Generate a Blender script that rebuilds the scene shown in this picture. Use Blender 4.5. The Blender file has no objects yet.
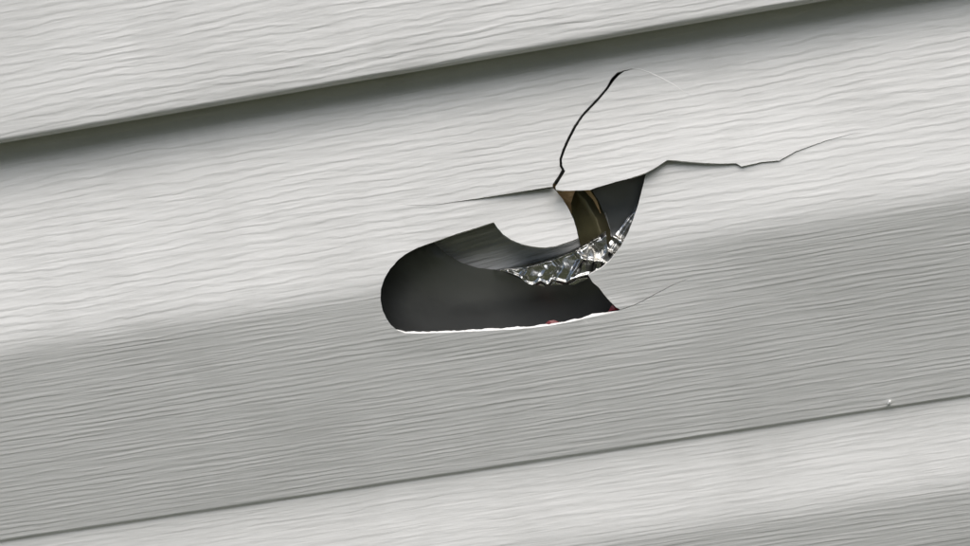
import bpy, math, random
import numpy as np
from mathutils import Vector, Matrix, noise
from mathutils.geometry import delaunay_2d_cdt

random.seed(4); rng = np.random.default_rng(4)
sc = bpy.context.scene
MM = 0.001
ZC = 1.20                                     # height of the picture's centre above the lawn

# ------------------------------------------------------------------ camera
PW, PH = 970.0, 546.0
HFOV = math.radians(42.0)
FPX = PW / 2 / math.tan(HFOV / 2)
cam_d = bpy.data.cameras.new('camera'); cam = bpy.data.objects.new('camera', cam_d)
sc.collection.objects.link(cam); sc.camera = cam
cam_d.sensor_fit = 'HORIZONTAL'; cam_d.angle = HFOV
cam_d.clip_start = 0.01; cam_d.clip_end = 500
yaw, pitch, roll = math.radians(4.0), math.radians(-6.0), math.radians(-9.55)
R3 = (Matrix.Rotation(yaw, 3, 'Z') @ Matrix.Rotation(math.radians(90) + pitch, 3, 'X') @ Matrix.Rotation(roll, 3, 'Z'))
DIST = 0.3725
fwd = R3 @ Vector((0, 0, -1))
CAM = Vector((0, 0, ZC)) - fwd * DIST
cam.matrix_world = Matrix.Translation(CAM) @ R3.to_4x4()
R3n = np.array(R3); CAMn = np.array(CAM)

# ------------------------------------------------------------------ sky, sun, exposure
SUN_EL, SUN_AZ = math.radians(66), math.radians(25)      # azimuth measured from straight out of the wall towards +X
w = bpy.data.worlds.new('World'); sc.world = w; w.use_nodes = True
wn = w.node_tree.nodes; wl = w.node_tree.links
sky = wn.new('ShaderNodeTexSky'); sky.sky_type = 'NISHITA'; sky.sun_disc = False
sky.sun_elevation = SUN_EL; sky.air_density = 1.0; sky.dust_density = 4.0; sky.ozone_density = 1.0
sdir = Vector((math.sin(SUN_AZ) * math.cos(SUN_EL), -math.cos(SUN_AZ) * math.cos(SUN_EL), math.sin(SUN_EL)))
sky.sun_rotation = math.atan2(sdir.x, sdir.y)
bg = wn['Background']; bg.inputs[1].default_value = 0.06
wl.new(sky.outputs[0], bg.inputs[0])
sun_d = bpy.data.lights.new('sun', 'SUN'); sun = bpy.data.objects.new('sun', sun_d); sc.collection.objects.link(sun)
sun_d.energy = 1.5; sun_d.angle = math.radians(80); sun_d.color = (1.0, 0.98, 0.96)
sun.rotation_euler = sdir.to_track_quat('Z', 'Y').to_euler()
sun.location = (2, -3, 6)
sc.view_settings.view_transform = 'Standard'; sc.view_settings.look = 'None'
sc.view_settings.gamma = 1; sc.view_settings.use_curve_mapping = False
sc.view_settings.exposure = 1.40

# ------------------------------------------------------------------ helpers
def at(px, py, d):
    """point of the wall relief d millimetres out from the insulation, seen where the photograph shows (px, py)"""
    v = Vector(((px - PW / 2) / FPX, -(py - PH / 2) / FPX, -1)); v = R3 @ v
    t = (-d * MM - CAM.y) / v.y
    return CAM + v * t
def to_px(P):
    q = (np.asarray(P) - CAMn) @ R3n
    return np.stack([PW / 2 - FPX * q[:, 0] / q[:, 2], PH / 2 + FPX * q[:, 1] / q[:, 2]], 1)
def link(o, parent=None):
    sc.collection.objects.link(o); o.parent = parent; return o
def tag(o, label=None, cat=None, group=None, kind=None):
    for k, v in (('label', label), ('category', cat), ('group', group), ('kind', kind)):
        if v: o[k] = v
    return o
def mesh_obj(name, V, F, mats, parent=None, smooth=True, mi=None, attrs=None):
    me = bpy.data.meshes.new(name); me.from_pydata([tuple(map(float, v)) for v in V], [], [tuple(map(int, f)) for f in F])
    for m in (mats if isinstance(mats, (list, tuple)) else [mats]): me.materials.append(m)
    if mi is not None: me.polygons.foreach_set('material_index', np.asarray(mi, dtype=np.int32))
    me.polygons.foreach_set('use_smooth', np.full(len(me.polygons), smooth))
    for k, a in (attrs or {}).items():
        at_ = me.attributes.new(k, 'FLOAT', 'POINT'); at_.data.foreach_set('value', np.asarray(a, dtype=np.float32))
    me.update()
    return link(bpy.data.objects.new(name, me), parent)
def empty(name, loc):
    e = bpy.data.objects.new(name, None); e.location = loc; e.empty_display_size = .02; return link(e)
def keep(child, parent):
    child.parent = parent; child.matrix_parent_inverse = Matrix.Translation(parent.location).inverted(); return child
def inside(P, poly):
    P = np.asarray(P, float); poly = np.asarray(poly, float)
    x, y = P[:, 0], P[:, 1]; c = np.zeros(len(P), bool); j = len(poly) - 1
    for i in range(len(poly)):
        xi, yi = poly[i]; xj, yj = poly[j]
        if yi != yj:
            c ^= ((yi > y) != (yj > y)) & (x < (xj - xi) * (y - yi) / (yj - yi) + xi)
        j = i
    return c
def seg_dist(P, poly, closed=True):
    P = np.asarray(P, float); poly = np.asarray(poly, float)
    best = np.full(len(P), 1e9); n = len(poly)
    for i in range(n if closed else n - 1):
        a = poly[i]; b = poly[(i + 1) % n]; ab = b - a; L = (ab @ ab) or 1e-12
        t = np.clip(((P - a) @ ab) / L, 0, 1)
        best = np.minimum(best, np.hypot(*(P - a - t[:, None] * ab).T))
    return best
def smooth01(x): x = np.clip(x, 0, 1); return x * x * (3 - 2 * x)
def nz(x, y, z=0.0): return noise.noise(Vector((x, y, z)))

# ------------------------------------------------------------------ materials
def mat(name):
    m = bpy.data.materials.new(name); m.use_nodes = True
    return m, m.node_tree.nodes, m.node_tree.links, m.node_tree.nodes['Principled BSDF']
def vinyl(name, base, edge=False, relief=1.0):
    m, n, l, p = mat(name)
    p.inputs['Roughness'].default_value = 0.5
    p.inputs['Specular IOR Level'].default_value = 0.35
    tc = n.new('ShaderNodeTexCoord')
    def noise_tex(scale, detail, rough, dist=0.0, off=(0, 0, 0), src=None):
        mp = n.new('ShaderNodeMapping'); mp.inputs['Scale'].default_value = scale; mp.inputs['Location'].default_value = off
        l.new(src or tc.outputs['Object'], mp.inputs[0])
        t = n.new('ShaderNodeTexNoise'); t.inputs['Scale'].default_value = 1; t.inputs['Detail'].default_value = detail
        t.inputs['Roughness'].default_value = rough; t.inputs['Distortion'].default_value = dist
        l.new(mp.outputs[0], t.inputs['Vector']); return t.outputs['Fac']
    def math_(op, a, b=None, c=None):
        k = n.new('ShaderNodeMath'); k.operation = op
        for i, v in enumerate((a, b, c)):
            if v is None: continue
            if isinstance(v, (int, float)): k.inputs[i].default_value = v
            else: l.new(v, k.inputs[i])
        return k.outputs[0]
    # slow wander of the grain lines
    wob = noise_tex((22, 0, 60), 2, .5)
    comb = n.new('ShaderNodeCombineXYZ'); l.new(math_('MULTIPLY', math_('SUBTRACT', wob, .5), .0030), comb.inputs[2])
    add = n.new('ShaderNodeVectorMath'); add.operation = 'ADD'; l.new(tc.outputs['Object'], add.inputs[0]); l.new(comb.outputs[0], add.inputs[1])
    V = add.outputs[0]
    at_ = n.new('ShaderNodeAttribute'); at_.attribute_name = 'fine'; at_.attribute_type = 'GEOMETRY'
    sep = n.new('ShaderNodeSeparateXYZ'); l.new(tc.outputs['Object'], sep.inputs[0])
    def grooves(lam, wander, ws, jit, js, sharp, off):
        # shallow shingled ridges: slow swell downwards, then a quick drop, broken up along their length
        w1 = noise_tex(ws, 2, .5, 0, off); w2 = noise_tex(js, 2, .5, 0, (off[2], 0, off[0]))
        ph = math_('ADD', math_('MULTIPLY', sep.outputs[2], -1 / lam), math_('ADD', math_('MULTIPLY', w1, wander), math_('MULTIPLY', w2, jit)))
        fr = math_('FRACT', ph)
        dr = n.new('ShaderNodeMapRange'); dr.interpolation_type = 'SMOOTHSTEP'; dr.inputs[1].default_value = sharp; dr.inputs[2].default_value = 1.0
        dr.inputs[3].default_value = 1; dr.inputs[4].default_value = 0; l.new(fr, dr.inputs[0])
        return math_('MULTIPLY', math_('POWER', fr, 1.2), dr.outputs[0])
    broad = noise_tex((44, 0, 560), 2.5, .5, 0.1, (3, 0, 7), V)
    lines = noise_tex((30, 0, 900), 3.0, .55, 0.05, (1, 0, 2), V)
    am1 = noise_tex((60, 0, 330), 1.5, .5, 0, (4, 0, 1)); am2 = noise_tex((45, 0, 420), 1.5, .5, 0, (8, 0, 3))
    def amp(a, lo, hi):
        r = n.new('ShaderNodeMapRange'); r.interpolation_type = 'SMOOTHSTEP'; r.inputs[1].default_value = lo; r.inputs[2].default_value = hi; l.new(a, r.inputs[0]); return r.outputs[0]
    g_c = math_('MULTIPLY', grooves(.0023, 2.4, (16, 0, 60), .8, (120, 0, 400), .58, (2, 0, 6)), amp(am1, .30, .58))
    g_f = math_('MULTIPLY', grooves(.0014, 2.6, (12, 0, 70), .8, (90, 0, 600), .52, (7, 0, 9)), amp(am2, .32, .60))
    coarse = math_('ADD', math_('MULTIPLY', broad, .30), math_('MULTIPLY', g_c, .26))
    fine_h = math_('ADD', math_('MULTIPLY', lines, .28), math_('MULTIPLY', g_f, .19))
    patch = noise_tex((14, 0, 26), 2, .5, 0, (9, 0, 4))
    mix = n.new('ShaderNodeMix'); mix.data_type = 'FLOAT'
    l.new(at_.outputs['Fac'], mix.inputs[0]); l.new(coarse, mix.inputs[2]); l.new(fine_h, mix.inputs[3])
    str_ = math_('MULTIPLY_ADD', patch, .9, .5)
    micro = noise_tex((260, 900, 2600), 2, .6)
    hgt = math_('MULTIPLY_ADD', micro, .035, math_('MULTIPLY', mix.outputs[0], str_))
    b = n.new('ShaderNodeBump'); b.inputs['Strength'].default_value = 0.0 if edge else 1.0
    b.inputs['Distance'].default_value = 0.00062 * relief
    l.new(hgt, b.inputs['Height']); l.new(b.outputs[0], p.inputs['Normal'])
    # faint grime that has settled in patches and streaks
    g1 = noise_tex((26, 0, 30), 6, .62, .6, (5, 0, 5)); g2 = noise_tex((420, 0, 900), 2, .5, 0, (2, 0, 8))
    gr = n.new('ShaderNodeMapRange'); gr.inputs[1].default_value = .45; gr.inputs[2].default_value = .85
    l.new(g1, gr.inputs[0])
    sp = n.new('ShaderNodeMapRange'); sp.inputs[1].default_value = .74; sp.inputs[2].default_value = .82; sp.inputs[4].default_value = .55
    l.new(g2, sp.inputs[0])
    mx = n.new('ShaderNodeMix'); mx.data_type = 'RGBA'
    mx.inputs[6].default_value = (*base, 1); mx.inputs[7].default_value = (*[c * k for c, k in zip(base, (.83, .83, .825))], 1)
    l.new(math_('MAXIMUM', gr.outputs[0], sp.outputs[0]), mx.inputs[0])
    if edge: p.inputs['Base Color'].default_value = (*base, 1)
    else: l.new(mx.outputs[2], p.inputs['Base Color'])
    return m
VINYL = vinyl('light_grey_vinyl', (.598, .604, .588))
VSHARD = vinyl('grey_vinyl_shard', (.598, .604, .588), False, 5.0)
VEDGE = vinyl('broken_vinyl_edge', (.72, .72, .70), True)

def simple(name, col, rough=.5, metal=0.0, spec=.5, var=0.0, scale=40, bump=0.0, bscale=300, stretch=(1, 1, 1)):
    m, n, l, p = mat(name)
    p.inputs['Roughness'].default_value = rough; p.inputs['Metallic'].default_value = metal; p.inputs['Specular IOR Level'].default_value = spec
    tc = n.new('ShaderNodeTexCoord'); mp = n.new('ShaderNodeMapping'); mp.inputs['Scale'].default_value = stretch
    l.new(tc.outputs['Object'], mp.inputs[0])
    t = n.new('ShaderNodeTexNoise'); t.inputs['Scale'].default_value = scale; t.inputs['Detail'].default_value = 5; l.new(mp.outputs[0], t.inputs[0])
    mx = n.new('ShaderNodeMix'); mx.data_type = 'RGBA'
    mx.inputs[6].default_value = (*[c * (1 - var) for c in col], 1); mx.inputs[7].default_value = (*[min(1, c * (1 + var)) for c in col], 1)
    l.new(t.outputs['Fac'], mx.inputs[0]); l.new(mx.outputs[2], p.inputs['Base Color'])
    if bump:
        t2 = n.new('ShaderNodeTexNoise'); t2.inputs['Scale'].default_value = bscale; t2.inputs['Detail'].default_value = 3; l.new(mp.outputs[0], t2.inputs[0])
        b = n.new('ShaderNodeBump'); b.inputs['Distance'].default_value = bump; l.new(t2.outputs['Fac'], b.inputs['Height']); l.new(b.outputs[0], p.inputs['Normal'])
    return m
FILM = simple('charcoal_facing_film', (.19, .195, .188), .36, .55, .5, .2, 30, .0006, 60)
FOIL = simple('silver_foil', (.52, .52, .50), .27, 1.0, .5, .12, 200, .0001, 300)
OLIVE_REFL = simple('film_olive_reflection', (.19, .17, .095), .3, .5, .5, .35, 90, .0004, 120)  # olive and amber reflections on the film fold, painted into its base colour
AMBER_REFL = simple('brown_amber_reflection', (.62, .42, .22), .7, 0, .3, .3, 180, .0003, 900)  # brown of the strips that stand in for amber reflections
RED = simple('red_plastic', (.15, .004, .008), .4, 0, .5, .2, 300)
FOAM = simple('grey_foam', (.10, .10, .10), .9, 0, .2, .2, 300)
LAWN = simple('lawn_soil_and_grass', (.066, .072, .043), .95, 0, .1, .5, 3, .02, 60)
LEAF = simple('dark_green_leaf', (.045, .075, .022), .6, 0, .3, .5, 4)
BARK = simple('brown_bark', (.09, .065, .045), .9, 0, .2, .4, 20, .01, 60)
CONC = simple('grey_concrete', (.30, .295, .28), .9, 0, .2, .2, 14, .003, 160)
OSB = simple('wall_sheathing_board', (.32, .24, .14), .85, 0, .2, .3, 60)

# ------------------------------------------------------------------ the setting: lawn, foundation, sheathing
def box(name, lo, hi, m, parent=None):
    V = [(x, y, z) for x in (lo[0], hi[0]) for y in (lo[1], hi[1]) for z in (lo[2], hi[2])]
    F = [(0, 1, 3, 2), (4, 6, 7, 5), (0, 4, 5, 1), (2, 3, 7, 6), (0, 2, 6, 4), (1, 5, 7, 3)]
    return mesh_obj(name, V, F, m, parent, False)
def lawn():
    n = 60; V = []; F = []
    xs = np.sign(np.linspace(-1, 1, n)) * np.abs(np.linspace(-1, 1, n)) ** 2.2 * 150
    for x in xs:
        for y in xs:
            r = math.hypot(x, y); V.append((x, y, (nz(x * .25, y * .25) * .05 * min(1, max(0, -y - .6)) if y < 0 else 0)))
    for i in range(n - 1):
        for j in range(n - 1):
            a = i * n + j; F.append((a, a + n, a + n + 1, a + 1))
    tag(mesh_obj('ground', V, F, LAWN), kind='structure', label='green lawn running up to the house wall')
lawn()
WX = 1.8
# ------------------------------------------------------------------ siding profile (double course, dutch lap)
zb = at(485, 58.6, 22.6).z            # bottom (butt) edge of the panel above the damaged one
zc = at(485, 270, 27.5).z             # crease between sloping part and flat face
zs = at(485, 469, 21).z             # moulded step to the second course
zc2 = at(485, 553.5, 24.8).z          # crease of the second course
PER = (zb - zs) * 2                 # panel exposure
def raw_profile():
    """control points: (mm below the upper panel's butt edge, mm out from the insulation, fine grain 0/1)"""
    c, s, c2, e = [(zb - z) / MM for z in (zc, zs, zc2, zb - PER)]
    return [(-24, 5.5, 0), (-8, 13.4, 0), (3, 15.4, 0), (c * .22, 17.0, 0), (c - 3.5, 27.4, 0), (c + 1.0, 28.0, .6), (c + 4, 27.7, 1), (s - .3, 21.0, 1),
            (s + .3, 20.2, 0.6), (s + 3, 20.4, .5), (s + 8, 21.2, .5), (c2 - 2, 24.5, .4), (c2 + 2, 24.9, 1), (c2 + 16, 23.3, 1), (e - 52, 18.2, 1), (e - 42, 16.4, .2), (e - 8, 22.4, 0), (e - .0, 23.2, 0)]
CP = np.array(raw_profile()); END = CP[-1, 0]
_t = np.arange(-30, END + 6, .25)
_d = np.interp(_t, CP[:, 0], CP[:, 1]); _f = np.interp(_t, CP[:, 0], CP[:, 2])
_d[_t > END] += (_t[_t > END] - END) * .1
def blur(a, s):
    k = np.exp(-.5 * (np.arange(-int(4 * s / .25), int(4 * s / .25) + 1) * .25 / s) ** 2); k /= k.sum()
    return np.convolve(np.pad(a, len(k) // 2, mode='edge'), k, 'valid')
_ds = blur(_d, 1.5); _dt = blur(_d, .3)
_sm = np.exp(-(((_t - (zb - zs) / MM)) / 2.2) ** 2)              # the step stays crisp, creases are soft
_d = _ds * (1 - _sm) + _dt * _sm; _f = blur(_f, 2.0)
def prof(t): return np.interp(t, _t, _d)
def fine(t): return np.interp(t, _t, _f)
RAD = 1.3                                                          # rounded butt edge
def rows():
    s = (zb - zs) / MM
    t = np.concatenate([np.arange(-24, s - 1.4, 1.3), np.arange(s - 1.2, s + 1.5, .2), np.arange(s + 2.2, END - RAD - .5, 1.3), [END - RAD]])
    return t
def butt_lip(d0, slope):
    """(mm below, mm out) of the rounded butt edge and its return towards the wall"""
    out = []
    for a in np.linspace(8, 90, 9):
        a = math.radians(a); out.append((END - RAD + RAD * math.sin(a), d0 - RAD + RAD * math.cos(a)))
    out += [(END + .1, d0 - RAD - 3), (END - .4, d0 - RAD - 8), (END - 3, 6.0)]
    return out
TH = 1.15
def sheet(V, F, hole_back_shift=None, x0=-WX, x1=WX):
    """give a front sheet its thickness; V (n,3) metres, F list of tris/quads. rim faces get their own vertices"""
    V = np.asarray(V); n = len(V)
    N = np.zeros_like(V)
    for f in F:
        p = V[list(f)]; nn = np.cross(p[1] - p[0], p[2] - p[0]) + (np.cross(p[2] - p[0], p[3] - p[0]) if len(f) == 4 else 0)
        for i in f: N[i] += nn
    N /= np.maximum(np.linalg.norm(N, axis=1), 1e-15)[:, None]
    B = V - N * TH * MM
    if hole_back_shift is not None: B = B + hole_back_shift
    cnt = {}
    for f in F:
        for a, b in zip(f, f[1:] + f[:1]): cnt[(a, b)] = 1
    rim = [(a, b) for (a, b) in cnt if (b, a) not in cnt]
    allV = [V, B]; allF = list(F) + [tuple(i + n for i in f[::-1]) for f in F]; mi = [0] * len(allF)
    k = 2 * n; rv = []; idx = {}
    def rvert(i, back):
        nonlocal k
        if (i, back) not in idx: idx[(i, back)] = k; rv.append(B[i] if back else V[i]); k += 1
        return idx[(i, back)]
    for a, b in rim:
        allF.append((rvert(b, 0), rvert(a, 0), rvert(a, 1), rvert(b, 1))); mi.append(1)
    return np.concatenate(allV + ([np.array(rv)] if rv else [])), allF, mi, rim
def strip_grid(xs, ts, ds, ztop):
    V = [(x, -d * MM, ztop - t * MM) for x in xs for t, d in zip(ts, ds)]
    m = len(ts); F = []
    for i in range(len(xs) - 1):
        for j in range(m - 1):
            a = i * m + j; F.append((a, a + 1, a + m + 1, a + m))
    return V, F
def intact_mesh(xs):
    t = rows(); lip = butt_lip(float(prof(END - RAD)), 0)
    ts = np.concatenate([t, [q[0] for q in lip]]); ds = np.concatenate([prof(t), [q[1] for q in lip]])
    V, F = strip_grid(xs, ts, ds, 0)
    fa = np.tile(fine(ts), len(xs))
    V2, F2, mi, _ = sheet(V, F)
    fa2 = np.concatenate([fa, fa, np.zeros(len(V2) - 2 * len(V))])
    me_o = mesh_obj('siding_panel', V2, F2, [VINYL, VEDGE], None, True, mi, {'fine': fa2})
    return me_o

house = empty('house', (0, .1, 0))
tag(house, 'house wall clad in light grey woodgrain vinyl siding with a broken panel', 'house')
first = intact_mesh(np.linspace(-WX, WX, 9))
names = {1: 'intact light grey woodgrain vinyl siding panel overhanging the cracked one along the top edge',
         2: 'intact light grey vinyl siding panel second above the cracked one', 3: 'intact light grey vinyl siding panel third above the cracked one',
         4: 'topmost light grey vinyl siding panel of the wall',
         -1: 'intact light grey vinyl siding panel directly below the cracked one', -2: 'intact light grey vinyl siding panel second below the cracked one',
         -3: 'intact light grey vinyl siding panel third below the cracked one', -4: 'lowest light grey vinyl siding panel just above the concrete foundation'}
used = False
for k in (1, -1, 2, 3, 4, -2, -3, -4):
    o = first if not used else link(first.copy()); used = True
    o.location = (0, 0, zb + k * PER)
    keep(o, house); o['label'] = names[k]
z_top, z_bot = zb + 4 * PER + .024, zb - 5 * PER
keep(box('foundation', (-WX - .02, -.012, -.1), (WX + .02, .2, z_bot + .004), CONC), house)['label'] = 'grey concrete foundation under the siding'
keep(box('wall_sheathing', (-WX, .0265, z_bot + .004), (WX, .16, z_top + .01), OSB), house)

# ------------------------------------------------------------------ the cracked panel
def both(path, side=1):
    """offset a crack path [(x, y, width px)] to one side"""
    P = np.array([p[:2] for p in path], float); W = np.array([p[2] for p in path]) / 2
    T = np.gradient(P, axis=0); T /= np.linalg.norm(T, axis=1)[:, None]
    return [tuple(q) for q in P + side * np.stack([-T[:, 1], T[:, 0]], 1) * W[:, None]]
left_crack = [(553, 187.5, 3.2), (540, 189.3, 2.6), (520, 192.4, 2.3), (500, 195.6, 1.7), (480, 198.6, 1.2), (460, 201.4, .9), (446, 203.6, .7), (436, 204.8, .55), (424, 205.6, .5), (412, 205.2, .45), (398, 204.4, .1)]
flap_crack = [(554, 185.5, 4.6), (559, 178, 4.4), (563.5, 170.5, 4.6), (561, 166, 3.6), (560.6, 159, 3.2), (564, 149, 3.4), (569, 138, 3.6), (575, 126.5, 3.4), (582, 116, 3.2),
              (590, 107.5, 3.4), (599, 98, 3.4), (607, 88.5, 3.2), (613, 79, 4.6), (618, 74, 4.2), (624, 71, 1.8), (634, 69, .1)]
right_crack = [(646, 173.2, 2.4), (655, 168.5, 2.4), (662, 164, 2.6), (667, 160.6, 2.4), (676, 161.2, 2.6), (690, 162.6, 2.4), (705, 163.6, 2.3), (720, 164.2, 2.4), (736, 164.0, 2.8),
               (741, 166.8, 1.6), (750, 165, 1.7), (762, 162.4, 1.6), (779, 161, 1.8), (786, 157.2, 1.3), (796, 151.6, 1.2), (810, 146.6, 1.0), (826, 141, .9), (842, 136.6, .6), (852, 134, .6), (872, 131.5, .1)]
low_crack = [(620, 310, 1.5), (632, 306.6, 1.0), (645, 300.4, 1.1), (660, 292.2, 1.0), (675, 284.6, .8), (684, 281, .6), (696, 276.5, .1)]
hole_left = [(619, 311.5), (612, 313), (600, 315.2), (585, 318.6), (570, 322), (552, 325.4), (535, 327.6), (515, 329.4), (490, 330.6), (465, 331.8), (440, 332.8), (420, 333.4), (405, 333), (397, 330),
             (391, 325), (386, 318), (382.4, 310), (380.4, 300), (380.8, 289), (384, 279), (390, 269), (398, 260), (405, 254.5), (416, 248.5), (428, 244), (440, 240), (455, 234.6), (470, 230), (484, 225.6), (493.5, 222.6),
             (497, 228), (503, 235), (511, 240.4), (521, 244.6), (533, 247.4), (545, 248.4), (556, 247), (566, 243.6), (574, 241), (578.5, 239), (577, 231), (574, 221), (569, 210), (563, 200), (557, 192.5)]
flap_edge = [(556, 189.5), (566, 190.6), (578, 190.2), (590, 189.8), (598, 186.8), (606, 184.6), (616, 181.6), (628, 178.6), (638, 175.4)]
right_edge = [(645.5, 177), (642.5, 190), (639, 204), (634, 219), (628.5, 233), (621, 247), (611.5, 260), (602, 268.5), (592, 273.6), (588.5, 276), (593, 283), (599, 288), (605, 296), (611, 302.5), (616, 307.5)]
left_crack = [(x, y, k * .6) for x, y, k in left_crack]; right_crack = [(x, y, k * .55) for x, y, k in right_crack]; low_crack = [(x, y, k * .6) for x, y, k in low_crack]; flap_crack = [(x, y, k * .78) for x, y, k in flap_crack]
outline_px = (hole_left + both(left_crack, -1)[:-1] + [left_crack[-1][:2]] + both(left_crack, 1)[:-1][::-1]
              + both(flap_crack, -1)[:-1] + [flap_crack[-1][:2]] + both(flap_crack, 1)[:-1][::-1]
              + flap_edge + both(right_crack, -1)[:-1] + [right_crack[-1][:2]] + both(right_crack, 1)[:-1][::-1]
              + right_edge + both(low_crack, -1)[:-1] + [low_crack[-1][:2]] + both(low_crack, 1)[:-1][::-1])
def sections():
    nl, nf, nr, nb = len(left_crack), len(flap_crack), len(right_crack), len(low_crack)
    s = ['hole'] * 25 + ['tongue'] * (len(hole_left) - 25) + ['tongue'] * nl + ['wall'] * (nl - 1) + ['wall'] * (nf - 1) + ['flap'] * nf
    s += ['flap'] * len(flap_edge) + ['flap'] * nr + ['right'] * (nr - 1) + ['right'] * len(right_edge) + ['right'] * nb + ['wall'] * (nb - 1)
    return s
sect_px = sections(); assert len(sect_px) == len(outline_px)
def px_to_sheet(px, py):
    """photo pixel -> (x mm, mm below butt) on the undamaged panel surface"""
    d = 22.0
    for _ in range(12):
        p = at(px, py, d); t = (zb - p.z) / MM; d = .5 * d + .5 * float(prof(t))
    p = at(px, py, d); return p.x / MM, (zb - p.z) / MM
def build_cracked():
    raw = [px_to_sheet(*p) for p in outline_px]
    # subdivide the outline and roughen it slightly
    poly = []; sect = []
    for i, a in enumerate(raw):
        b = raw[(i + 1) % len(raw)]; L = math.hypot(b[0] - a[0], b[1] - a[1]); n = max(1, int(L / .7))
        for k in range(n):
            u = k / n; x = a[0] + (b[0] - a[0]) * u; y = a[1] + (b[1] - a[1]) * u
            sect.append(sect_px[i]); poly.append((x + .05 * nz(x * 1.7, y * 1.7, 3), y + .07 * nz(x * 1.1, y * 1.1, 8)))
    poly = np.array(poly)
    XL, XR = -165.0, 165.0
    ts = rows(); xs = np.arange(XL, XR + .1, 2.5)
    G = np.array([(x + (0 if x in (xs[0], xs[-1]) or j in (0, len(ts) - 1) else 0.0), t) for x in xs for j, t in enumerate(ts)])
    bd = seg_dist(G, poly); keepm = ((bd > .75) & ~inside(G, poly)); G = G[keepm]
    extra = []
    for i in range(0, len(poly)):                                  # one ring of finer points beside the edges
        a = poly[i - 1]; b = poly[(i + 1) % len(poly)]; tv = b - a; L = np.linalg.norm(tv) or 1; nv = np.array([-tv[1], tv[0]]) / L
        for s in (-.8, .8): extra.append(poly[i] + nv * s)
    extra = np.array(extra); ok = (seg_dist(extra, poly) > .6) & ~inside(extra, poly); extra = extra[ok]
    P = np.concatenate([poly, extra, G])
    n = len(poly); edges = [(i, (i + 1) % n) for i in range(n)]
    vo, eo, fo, ov, oe, of = delaunay_2d_cdt([Vector(p) for p in P], edges, [], 0, 1e-5)
    vo = np.array([(v.x, v.y) for v in vo]); fo = [tuple(f) for f in fo]
    cen = np.array([vo[list(f)].mean(0) for f in fo]); outm = ~inside(cen, poly)
    fo = [f for f, k in zip(fo, outm) if k]
    usedv = np.unique(np.concatenate([np.array(f) for f in fo])); mp = {int(v): i for i, v in enumerate(usedv)}
    vo = vo[usedv]; fo = [tuple(mp[i] for i in f) for f in fo]
    sect = np.array(sect); side = np.array([''] * len(ov), dtype=object)
    for i, o_ in enumerate(ov):
        for k in o_:
            if k < n: side[i] = sect[k]
    side = side[usedv]
    d = prof(vo[:, 1])
    base = np.stack([vo[:, 0] * MM, -d * MM, zb - vo[:, 1] * MM], 1)
    q = to_px(base)
    # --- the damage pushes the pieces in and out
    def line_dist(a, b):
        a = np.array(a, float); b = np.array(b, float); t_ = (b - a) / np.linalg.norm(b - a); r = q - a
        return -(t_[1] * r[:, 0] - t_[0] * r[:, 1])
    flap_poly = [p[:2] for p in flap_crack] [::-1] + flap_edge + [p[:2] for p in right_crack] + [(760, 92)]
    fl = inside(q, flap_poly); fd = np.clip(line_dist((634, 69), (872, 131.5)), 0, None)
    on = side != ''; fl = np.where(on, side == 'flap', fl)
    off = np.where(fl, 1.7 * (fd / 135) ** 1.25, 0)
    tong = inside(q, [p[:2] for p in left_crack][::-1] + [(557, 190)] + hole_left[:24:-1] + [(436, 243)])
    tong = np.where(on, side == 'tongue', tong)
    off = np.where(tong, -2.4 * smooth01((q[:, 0] - 436) / 150) * np.clip(.35 + (1 - (q[:, 1] - 190) / 90), 0, 1), off)
    right = ~fl & ~tong & (q[:, 0] > 584) & (q[:, 1] > 100)
    rd = np.hypot(q[:, 0] - 628, (q[:, 1] - 215))
    off = np.where(right, -1.5 * smooth01(1 - rd / 150), off)
    dent = np.exp(-(((q[:, 0] - 510) / 190) ** 2 + ((q[:, 1] - 250) / 90) ** 2))
    up = smooth01((q[:, 1] - 120) / 120)
    off = off - .9 * dent * up
    lip = seg_dist(q, hole_left[:14], False); below = q[:, 1] > 300
    off = off + np.where(below, .3 * smooth01(1 - lip / 26), 0)
    # a broad oil-canning waviness of the thin sheet
    off = off + np.array([.55 * nz(x * .012, t * .02, 5) for x, t in vo]) * smooth01((160 - np.abs(vo[:, 0])) / 20)
    off = off * smooth01((vo[:, 1] + 5) / 12) * smooth01((END - 12 - vo[:, 1]) / 10)
    V = base.copy(); V[:, 1] -= off * MM
    # orientation: normal must point to -Y
    F = []
    for f in fo:
        a, b, c = vo[list(f)]
        F.append(tuple(f) if ((b[0] - a[0]) * (c[1] - a[1]) - (b[1] - a[1]) * (c[0] - a[0])) < 0 else tuple(f[::-1]))
    if np.cross(V[F[0][1]] - V[F[0][0]], V[F[0][2]] - V[F[0][0]])[1] > 0: F = [f[::-1] for f in F]
    # the torn lower lip slants so that its broken edge shows to the light
    sh = np.zeros_like(V); low = lip < 1.2
    wx = smooth01((q[:, 0] - 393) / 26) * smooth01((625 - q[:, 0]) / 30)
    sh[low, 2] = (.34 * wx[low]) * MM * np.array([.75 + 1.1 * nz(x * .06, 3.3, 1) + .6 * nz(x * .25, 1.7, 4) for x in q[low, 0]])
    td = seg_dist(q, hole_left[26:36], False); e2 = td < 1.0
    sh[e2, 2] -= .12 * MM
    fe = seg_dist(q, flap_edge[1:-1], False) < 1.0; sh[fe, 2] += .45 * MM
    le = (seg_dist(q, hole_left[13:25], False) < 1.2); sh[le, 0] -= .5 * MM
    V2, F2, mi, rim = sheet(V, F, sh)
    fa = fine(vo[:, 1]); fa2 = np.concatenate([fa, fa, np.zeros(len(V2) - 2 * len(V))])
    # --- undamaged continuation to both sides
    VV = [V2]; FF = list(F2); MI = list(mi); FA = [fa2]; nn = len(V2)
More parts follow.
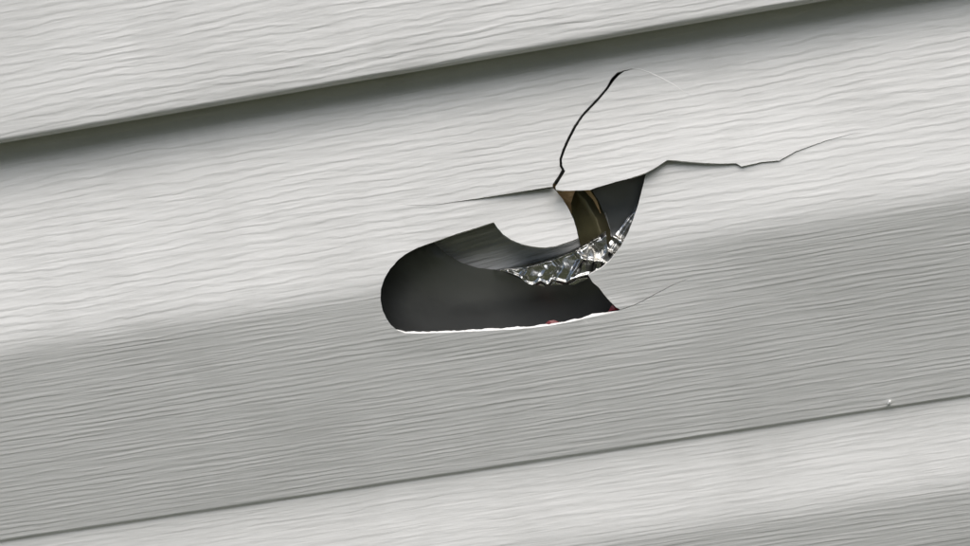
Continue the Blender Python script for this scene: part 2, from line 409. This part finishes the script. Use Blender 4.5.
    lp = butt_lip(float(prof(END - RAD)), 0); tl = np.concatenate([[END - RAD], [p[0] for p in lp]]); dl = np.concatenate([[float(prof(END - RAD))], [p[1] for p in lp]])
    for xs2, tt, dd in ((np.linspace(-WX, XL * MM, 5), ts, prof(ts)), (np.linspace(XR * MM, WX, 5), ts, prof(ts)), (np.linspace(-WX, WX, 3), tl, dl)):
        v, f = strip_grid(xs2, tt, dd, zb); v2, f2, m2, _ = sheet(v, f)
        VV.append(v2); FF += [tuple(i + nn for i in g) for g in f2]; MI += m2
        a = np.tile(fine(tt), len(xs2)); FA.append(np.concatenate([a, a, np.zeros(len(v2) - 2 * len(v))])); nn += len(v2)
    return np.concatenate(VV), FF, MI, np.concatenate(FA)
V, F, MI, FA = build_cracked()
root = keep(mesh_obj('siding_panel', V, F, [VINYL, VEDGE], None, True, MI, {'fine': FA}), house)
root['label'] = 'cracked light grey woodgrain vinyl siding panel with a jagged curved hole and raised flap'
def sliver(name, pts, wpx, lift):
    """a hair-thin raised line of stress-whitened plastic"""
    V = []; F = []; n = len(pts)
    for i, (x, y) in enumerate(pts):
        a = np.array(pts[max(0, i - 1)], float); b = np.array(pts[min(n - 1, i + 1)], float); t = (b - a) / np.linalg.norm(b - a); nv = np.array([-t[1], t[0]])
        ww = wpx * math.sin(math.pi * (i + .6) / (n + .2)) * .5
        for s, h in ((-1, -.02), (0, lift), (1, -.02)):
            X, T = px_to_sheet(x + nv[0] * ww * s, y + nv[1] * ww * s)
            off = .35 * nz(X * .012, T * .02, 5) * 0
            V.append((X * MM, -(float(prof(T)) + h + .55 * nz(X * .012, T * .02, 5)) * MM, zb - T * MM))
    for i in range(n - 1):
        for j in range(2): a = i * 3 + j; F.append((a, a + 1, a + 4, a + 3))
    o = mesh_obj(name, V, F, VEDGE); o.parent = root; return o
def dens(p, k=6):
    return [(a[0] + (b[0] - a[0]) * i / k, a[1] + (b[1] - a[1]) * i / k) for a, b in zip(p, p[1:]) for i in range(k)] + [p[-1]]
sliver('stress_line', dens([(630, 68.6), (640, 69.4), (650, 73), (662, 78.6), (674, 85), (684, 92), (690, 95.5)]), 2.0, .12)

# ------------------------------------------------------------------ insulation board behind the hole
board = keep(box('insulation_board', (-WX, .0005, z_bot + .004), (WX, .026, z_top), FOAM), house)
board['label'] = ('dark charcoal faced insulation board with torn crumpled silver foil showing through the hole')
FD = 9.0
def loops_mesh(name, loops, m, parent, closed=True, crumple=0, cs=.35, smooth=True, sub=4, seed=0, creases=()):
    """loft a list of loops [(px, py, d mm)] of equal count into one sheet"""
    L = [np.array(l, float) for l in loops]; n = len(L[0])
    def dense(l):
        out = []
        for i in range(n if closed else n - 1):
            a = l[i]; b = l[(i + 1) % n]
            for k in range(sub): out.append(a + (b - a) * k / sub)
        if not closed: out.append(l[-1])
        return np.array(out)
    L = [dense(l) for l in L]; rings = []
    for a, b in zip(L, L[1:]):
        for k in range(sub): rings.append(a + (b - a) * k / sub)
    rings.append(L[-1]); m_ = len(rings[0]); V = []; F = []
    for r in rings:
        for x, y, d in r:
            if crumple:
                q = Vector((x * cs * .28, y * cs * .28, seed))
                c = noise.noise(q) * 1.1 + (abs(noise.noise(q * 1.9 + Vector((4, 1, 2)))) - .25) * .9 + (abs(noise.noise(q * 4.1)) - .25) * .1
                d = d + crumple * c; x += crumple * 1.2 * noise.noise(q * 1.9 + Vector((9, 9, 9))); y += crumple * 1.2 * noise.noise(q * 1.9 + Vector((2, 7, 5)))
            for pl, wd, hh in creases:
                dd = float(seg_dist(np.array([[x, y]]), pl, False)[0]); d += .8 * hh * max(0.0, 1 - dd / wd)
            V.append(at(x, y, d + (FD if not closed else 0)))
    for i in range(len(rings) - 1):
        for j in range(m_ if closed else m_ - 1):
            a = i * m_ + j; b = i * m_ + (j + 1) % m_
            F.append((a, b, b + m_, a + m_))
    o = mesh_obj(name, V, F, m, None, smooth)
    o.parent = parent; return o
# facing film: a sheet round a torn opening, its torn rim bent outwards
opening = [(434, 243), (446, 254), (461, 262.5), (478, 268), (496, 269.5), (516, 266.5), (540, 261), (562, 254.5), (582, 246), (598, 236),
           (592, 214), (570, 205), (545, 207), (515, 212), (480, 218), (452, 228)]
od = [4, 5.5, 6, 6.4, 6.4, 6.4, 6.4, 6.2, 4.5, 1.5, .4, 0, 0, 0, 0, 2]
cx, cy = 515, 240
def grow(k, dd, ex=1.0):
    return [(cx + (x - cx) * k, cy + (y - cy) * (k * ex), d * dd + 10.5 * min(1, (3.6 - k) / 1.2) + .6) for (x, y), d in zip(opening, od)]
loops_mesh('facing_film', [grow(1, 1), grow(1.15, .92, 1.06), grow(1.4, .66, 1.25), grow(1.8, .34, 1.5), grow(2.4, .1, 1.8), grow(3.4, .0, 2.2)], FILM, board, True, .35, .12, True, 4)
# crumpled silver lip along the tear
rib_x = [493, 500, 511, 526, 541, 556, 570, 583, 595, 606]
top_y = [268.6, 269.6, 267.6, 264.6, 261, 256.6, 251, 244.6, 237.4, 231]
bot_y = [270.0, 272.6, 276.5, 284, 286.4, 284.6, 284.4, 278.6, 275, 268]
def band(k, d, jx=0.0):
    return [(x + jx * (1 + i * .2) + 4 * k, t + (b - t) * k, d + (1.6 if 2 < i < 8 else 0) - (1.2 if i == 0 else 0)) for i, (x, t, b) in enumerate(zip(rib_x, top_y, bot_y))]
CR = [([(508, 272), (519, 276.5), (527, 283.5), (533, 284.6), (541, 280.6), (548, 284.8), (552, 279), (566, 282.4), (578, 277), (590, 274)], 2.3, 1.5),
      ([(529, 263), (526, 273), (520, 281)], 4.0, 1.3), ([(552, 257), (560, 266), (553, 280)], 3.4, -1.3), ([(574, 248), (582, 259), (570, 279)], 4.2, 1.5),
      ([(588, 240), (600, 250), (596, 268)], 3.6, -1.4), ([(540, 261), (546, 270), (538, 281)], 2.6, .8), ([(582, 259), (603, 262)], 2.6, 1.0), ([(498, 270), (526, 268), (556, 259), (577, 250), (598, 238)], 2.0, .9)]
loops_mesh('foil_lip', [band(0, 9.0), band(.14, 10.2), band(.6, 10.6), band(1.0, 9.6)], FOIL, board, False, .6, .2, True, 12, 3, CR)
e_in = [(598, 254, 9), (606, 246, 9), (613, 237, 8.6), (621, 228, 8), (629, 216, 7.6), (638, 202, 7), (643, 190, 6)]
e_mid = [(602, 262, 9.4), (611, 253, 9.4), (619, 243, 9.4), (626.5, 232, 9), (634, 219, 8.6), (641, 203, 8), (646, 189, 7)]
e_out = [(607, 269, 14), (617, 259, 14.4), (625, 248, 14.4), (632, 236, 13.6), (638, 221, 12), (645, 204, 10), (649, 187, 8)]
loops_mesh('foil_edge', [e_in, e_mid, e_out], FOIL, board, False, .55, .22, True, 9, 6, [([(606, 240), (612, 236), (618, 240)], 3, 1.6), ([(598, 262), (612, 250), (622, 234), (634, 216)], 2.2, -1.0), ([(604, 250), (616, 254)], 2.4, 1.2)])
# film fold and brown strips, upper right: amber and olive reflections put into colour
loops_mesh('film_fold', [[(556, 186, 4), (566, 202, 5), (574, 218, 6), (582, 252, 6)], [(572, 185, 8), (584, 200, 8.6), (594, 217, 8.8), (606, 250, 6.5)], [(588, 184, 5), (598, 200, 5), (606, 218, 5), (616, 246, 4)]], OLIVE_REFL, board, False, .4, .3, True, 6, 9)
loops_mesh('amber_reflection_strip', [[(550, 184, 7), (560, 196, 7.5), (566, 205, 7.5), (571, 214, 7.5)], [(578, 184, 10.5), (574, 194, 10), (571, 204, 9.6), (572, 214.5, 8.6)]], AMBER_REFL, board, False, .5, .5, True, 6, 12)
loops_mesh('amber_reflection_strip', [[(574, 186, 9.2), (584, 190.5, 9.8), (593, 200, 9.8), (600, 213, 9)], [(584, 184, 9.6), (590, 190, 10.2), (597, 201, 10.2), (601, 213.5, 9.2)]], AMBER_REFL, board, False, .3, .5, True, 6, 15)

# ------------------------------------------------------------------ loose bits
def shard():
    poly = [(424, 236), (440, 226), (470, 214), (510, 206), (560, 205), (606, 212), (612, 236), (600, 256), (560, 268), (505, 275), (458, 268), (432, 253)]
    P = dens(poly + [poly[0]], 3)[:-1]; n = len(P); c = np.mean(P, 0); V = []; F = []; rings = 6
    for r in range(rings):
        k = 1 - r / rings
        for x, y in P:
            X, Y = c[0] + (x - c[0]) * k, c[1] + (y - c[1]) * k
            dd = 11 + (Y - 205) / 75 * 3.2 + (X - 424) / 190 * 1.5 + .6 * (1 - k * k)
            V.append(np.array(at(X, Y, dd)))
    V.append(np.array(at(c[0], c[1], 11 + (c[1] - 205) / 75 * 3.2 + (c[0] - 424) / 190 * 1.5 + .6)))
    for r in range(rings - 1):
        for i in range(n): a = r * n + i; b = r * n + (i + 1) % n; F.append((a, b, b + n, a + n))
    for i in range(n): F.append(((rings - 1) * n + i, (rings - 1) * n + (i + 1) % n, rings * n))
    V = np.array(V)
    if np.cross(V[F[0][1]] - V[F[0][0]], V[F[0][2]] - V[F[0][0]])[1] > 0: F = [f[::-1] for f in F]
    V2, F2, mi, _ = sheet(V, F)
    M = Matrix.Translation(at(515, 240, 12)) @ Matrix.Rotation(math.radians(-7), 4, 'Y'); Mi = M.inverted()
    o = mesh_obj('siding_shard', [Mi @ Vector(v) for v in V2], F2, [VSHARD, VEDGE], None, True, mi, {'fine': np.full(len(V2), .35)}); o.matrix_world = M
    return tag(o,
               'broken grey woodgrain siding shard lying inside the hole behind the torn foil', 'shard')
shard()
def chip(name, outline, d, th, m, label, cat, group=None):
    n = len(outline); V = [at(x, y, d) for x, y in outline] + [at(x, y, d - th) for x, y in outline]
    c = np.mean(outline, 0); V.append(at(c[0], c[1], d + th * .5))
    F = [((i + 1) % n, i, 2 * n) for i in range(n)] + [(i, (i + 1) % n, n + (i + 1) % n, n + i) for i in range(n)] + [tuple(range(n, 2 * n))]
    return tag(mesh_obj(name, V, F, m, None, False), label, cat, group)
chip('plastic_fragment', [(544, 328), (545.5, 323), (549, 320.6), (554, 320), (558, 321.4), (560.6, 324), (562, 329), (552, 331)], 22, 1.5, RED, 'small dark red plastic fragment caught at the bottom lip of the hole', 'fragment', 'red fragments in the hole')
chip('plastic_fragment', [(608, 312), (611, 306), (614, 304), (618, 307), (621, 311), (615, 315)], 23.5, 1.5, RED, 'dark red plastic fragment in the pointed right corner of the hole', 'fragment', 'red fragments in the hole')
def flake():
    o = chip('paint_flake', [(887.6, 404.4), (888.2, 401.4), (889.6, 399.6), (891, 400.2), (891.2, 402.4), (889.8, 404.8)], float(prof((zb - zs) / MM - 2)) + .9, 1.0, VEDGE,
             'tiny white flake stuck on the lower ledge of the siding', 'flake')
flake()

# ------------------------------------------------------------------ trees across the lawn (behind the photographer, mirrored in the film)
def tree(loc, h, r, label, seed):
    rr = np.random.default_rng(seed); root = empty('garden_tree', loc)
    V = []; F = []
    def limb(a, b, ra, rb, n=7):
        a = np.array(a); b = np.array(b); t = (b - a) / np.linalg.norm(b - a); u = np.cross(t, (.3, .9, .2)); u /= np.linalg.norm(u); v = np.cross(t, u); k = len(V)
        for p, q in ((a, ra), ((a + b) / 2 + rr.normal(0, .04, 3), (ra + rb) / 2), (b, rb)):
            for i in range(n): an = i / n * 6.283; V.append(p + q * (math.cos(an) * u + math.sin(an) * v))
        for s in range(2):
            for i in range(n): F.append((k + s * n + i, k + s * n + (i + 1) % n, k + (s + 1) * n + (i + 1) % n, k + (s + 1) * n + i))
    limb((0, 0, -.1), (0, 0, h * .45), .16, .11); tips = []
    for i in range(7):
        a = i / 7 * 6.283 + rr.uniform(0, .5); tp = np.array((math.cos(a) * r * .6, math.sin(a) * r * .6, h * rr.uniform(.5, .85))); limb((0, 0, h * rr.uniform(.2, .42)), tp, .06, .02); tips.append(tp)
    mesh_obj('trunk', V, F, BARK, root)
    N = 5200; d = rr.normal(size=(N, 3)); d /= np.linalg.norm(d, axis=1)[:, None]; cl = rr.integers(0, 46, N)
    cc = rr.normal(size=(46, 3)); cc /= np.linalg.norm(cc, axis=1)[:, None]; cc *= rr.uniform(.45, 1, 46)[:, None]
    C = cc[cl] * (r * .8, r * .8, h * .38) + (0, 0, h * .58) + d * rr.uniform(.1, 1, N)[:, None] * r * .36
    A = rr.normal(size=(N, 3)); A /= np.linalg.norm(A, axis=1)[:, None]; B = np.cross(A, rr.normal(size=(N, 3))); B /= np.linalg.norm(B, axis=1)[:, None]
    s = rr.uniform(.09, .17, N)[:, None]
    LV = np.stack([C - A * s, C + B * s * .5, C + A * s, C - B * s * .5], 1).reshape(-1, 3)
    LF = np.arange(N * 4).reshape(N, 4)
    cr = mesh_obj('crown', LV, LF, LEAF, root, False); cr['kind'] = 'stuff'
    tag(root, label, 'tree', 'trees across the lawn')
for i, (x, y, h, r, lb) in enumerate([(-5.2, -6.6, 6.0, 2.2, 'leafy green garden tree at the left end of the row across the lawn'), (-1.9, -7.0, 6.6, 2.3, 'tall leafy garden tree second from the left across the lawn'),
        (1.6, -6.8, 6.2, 2.2, 'leafy green garden tree third from the left across the lawn'), (4.9, -6.7, 6.4, 2.3, 'leafy green garden tree at the right end of the row across the lawn')]):
    tree((x, y, 0), h, r, lb, 20 + i)
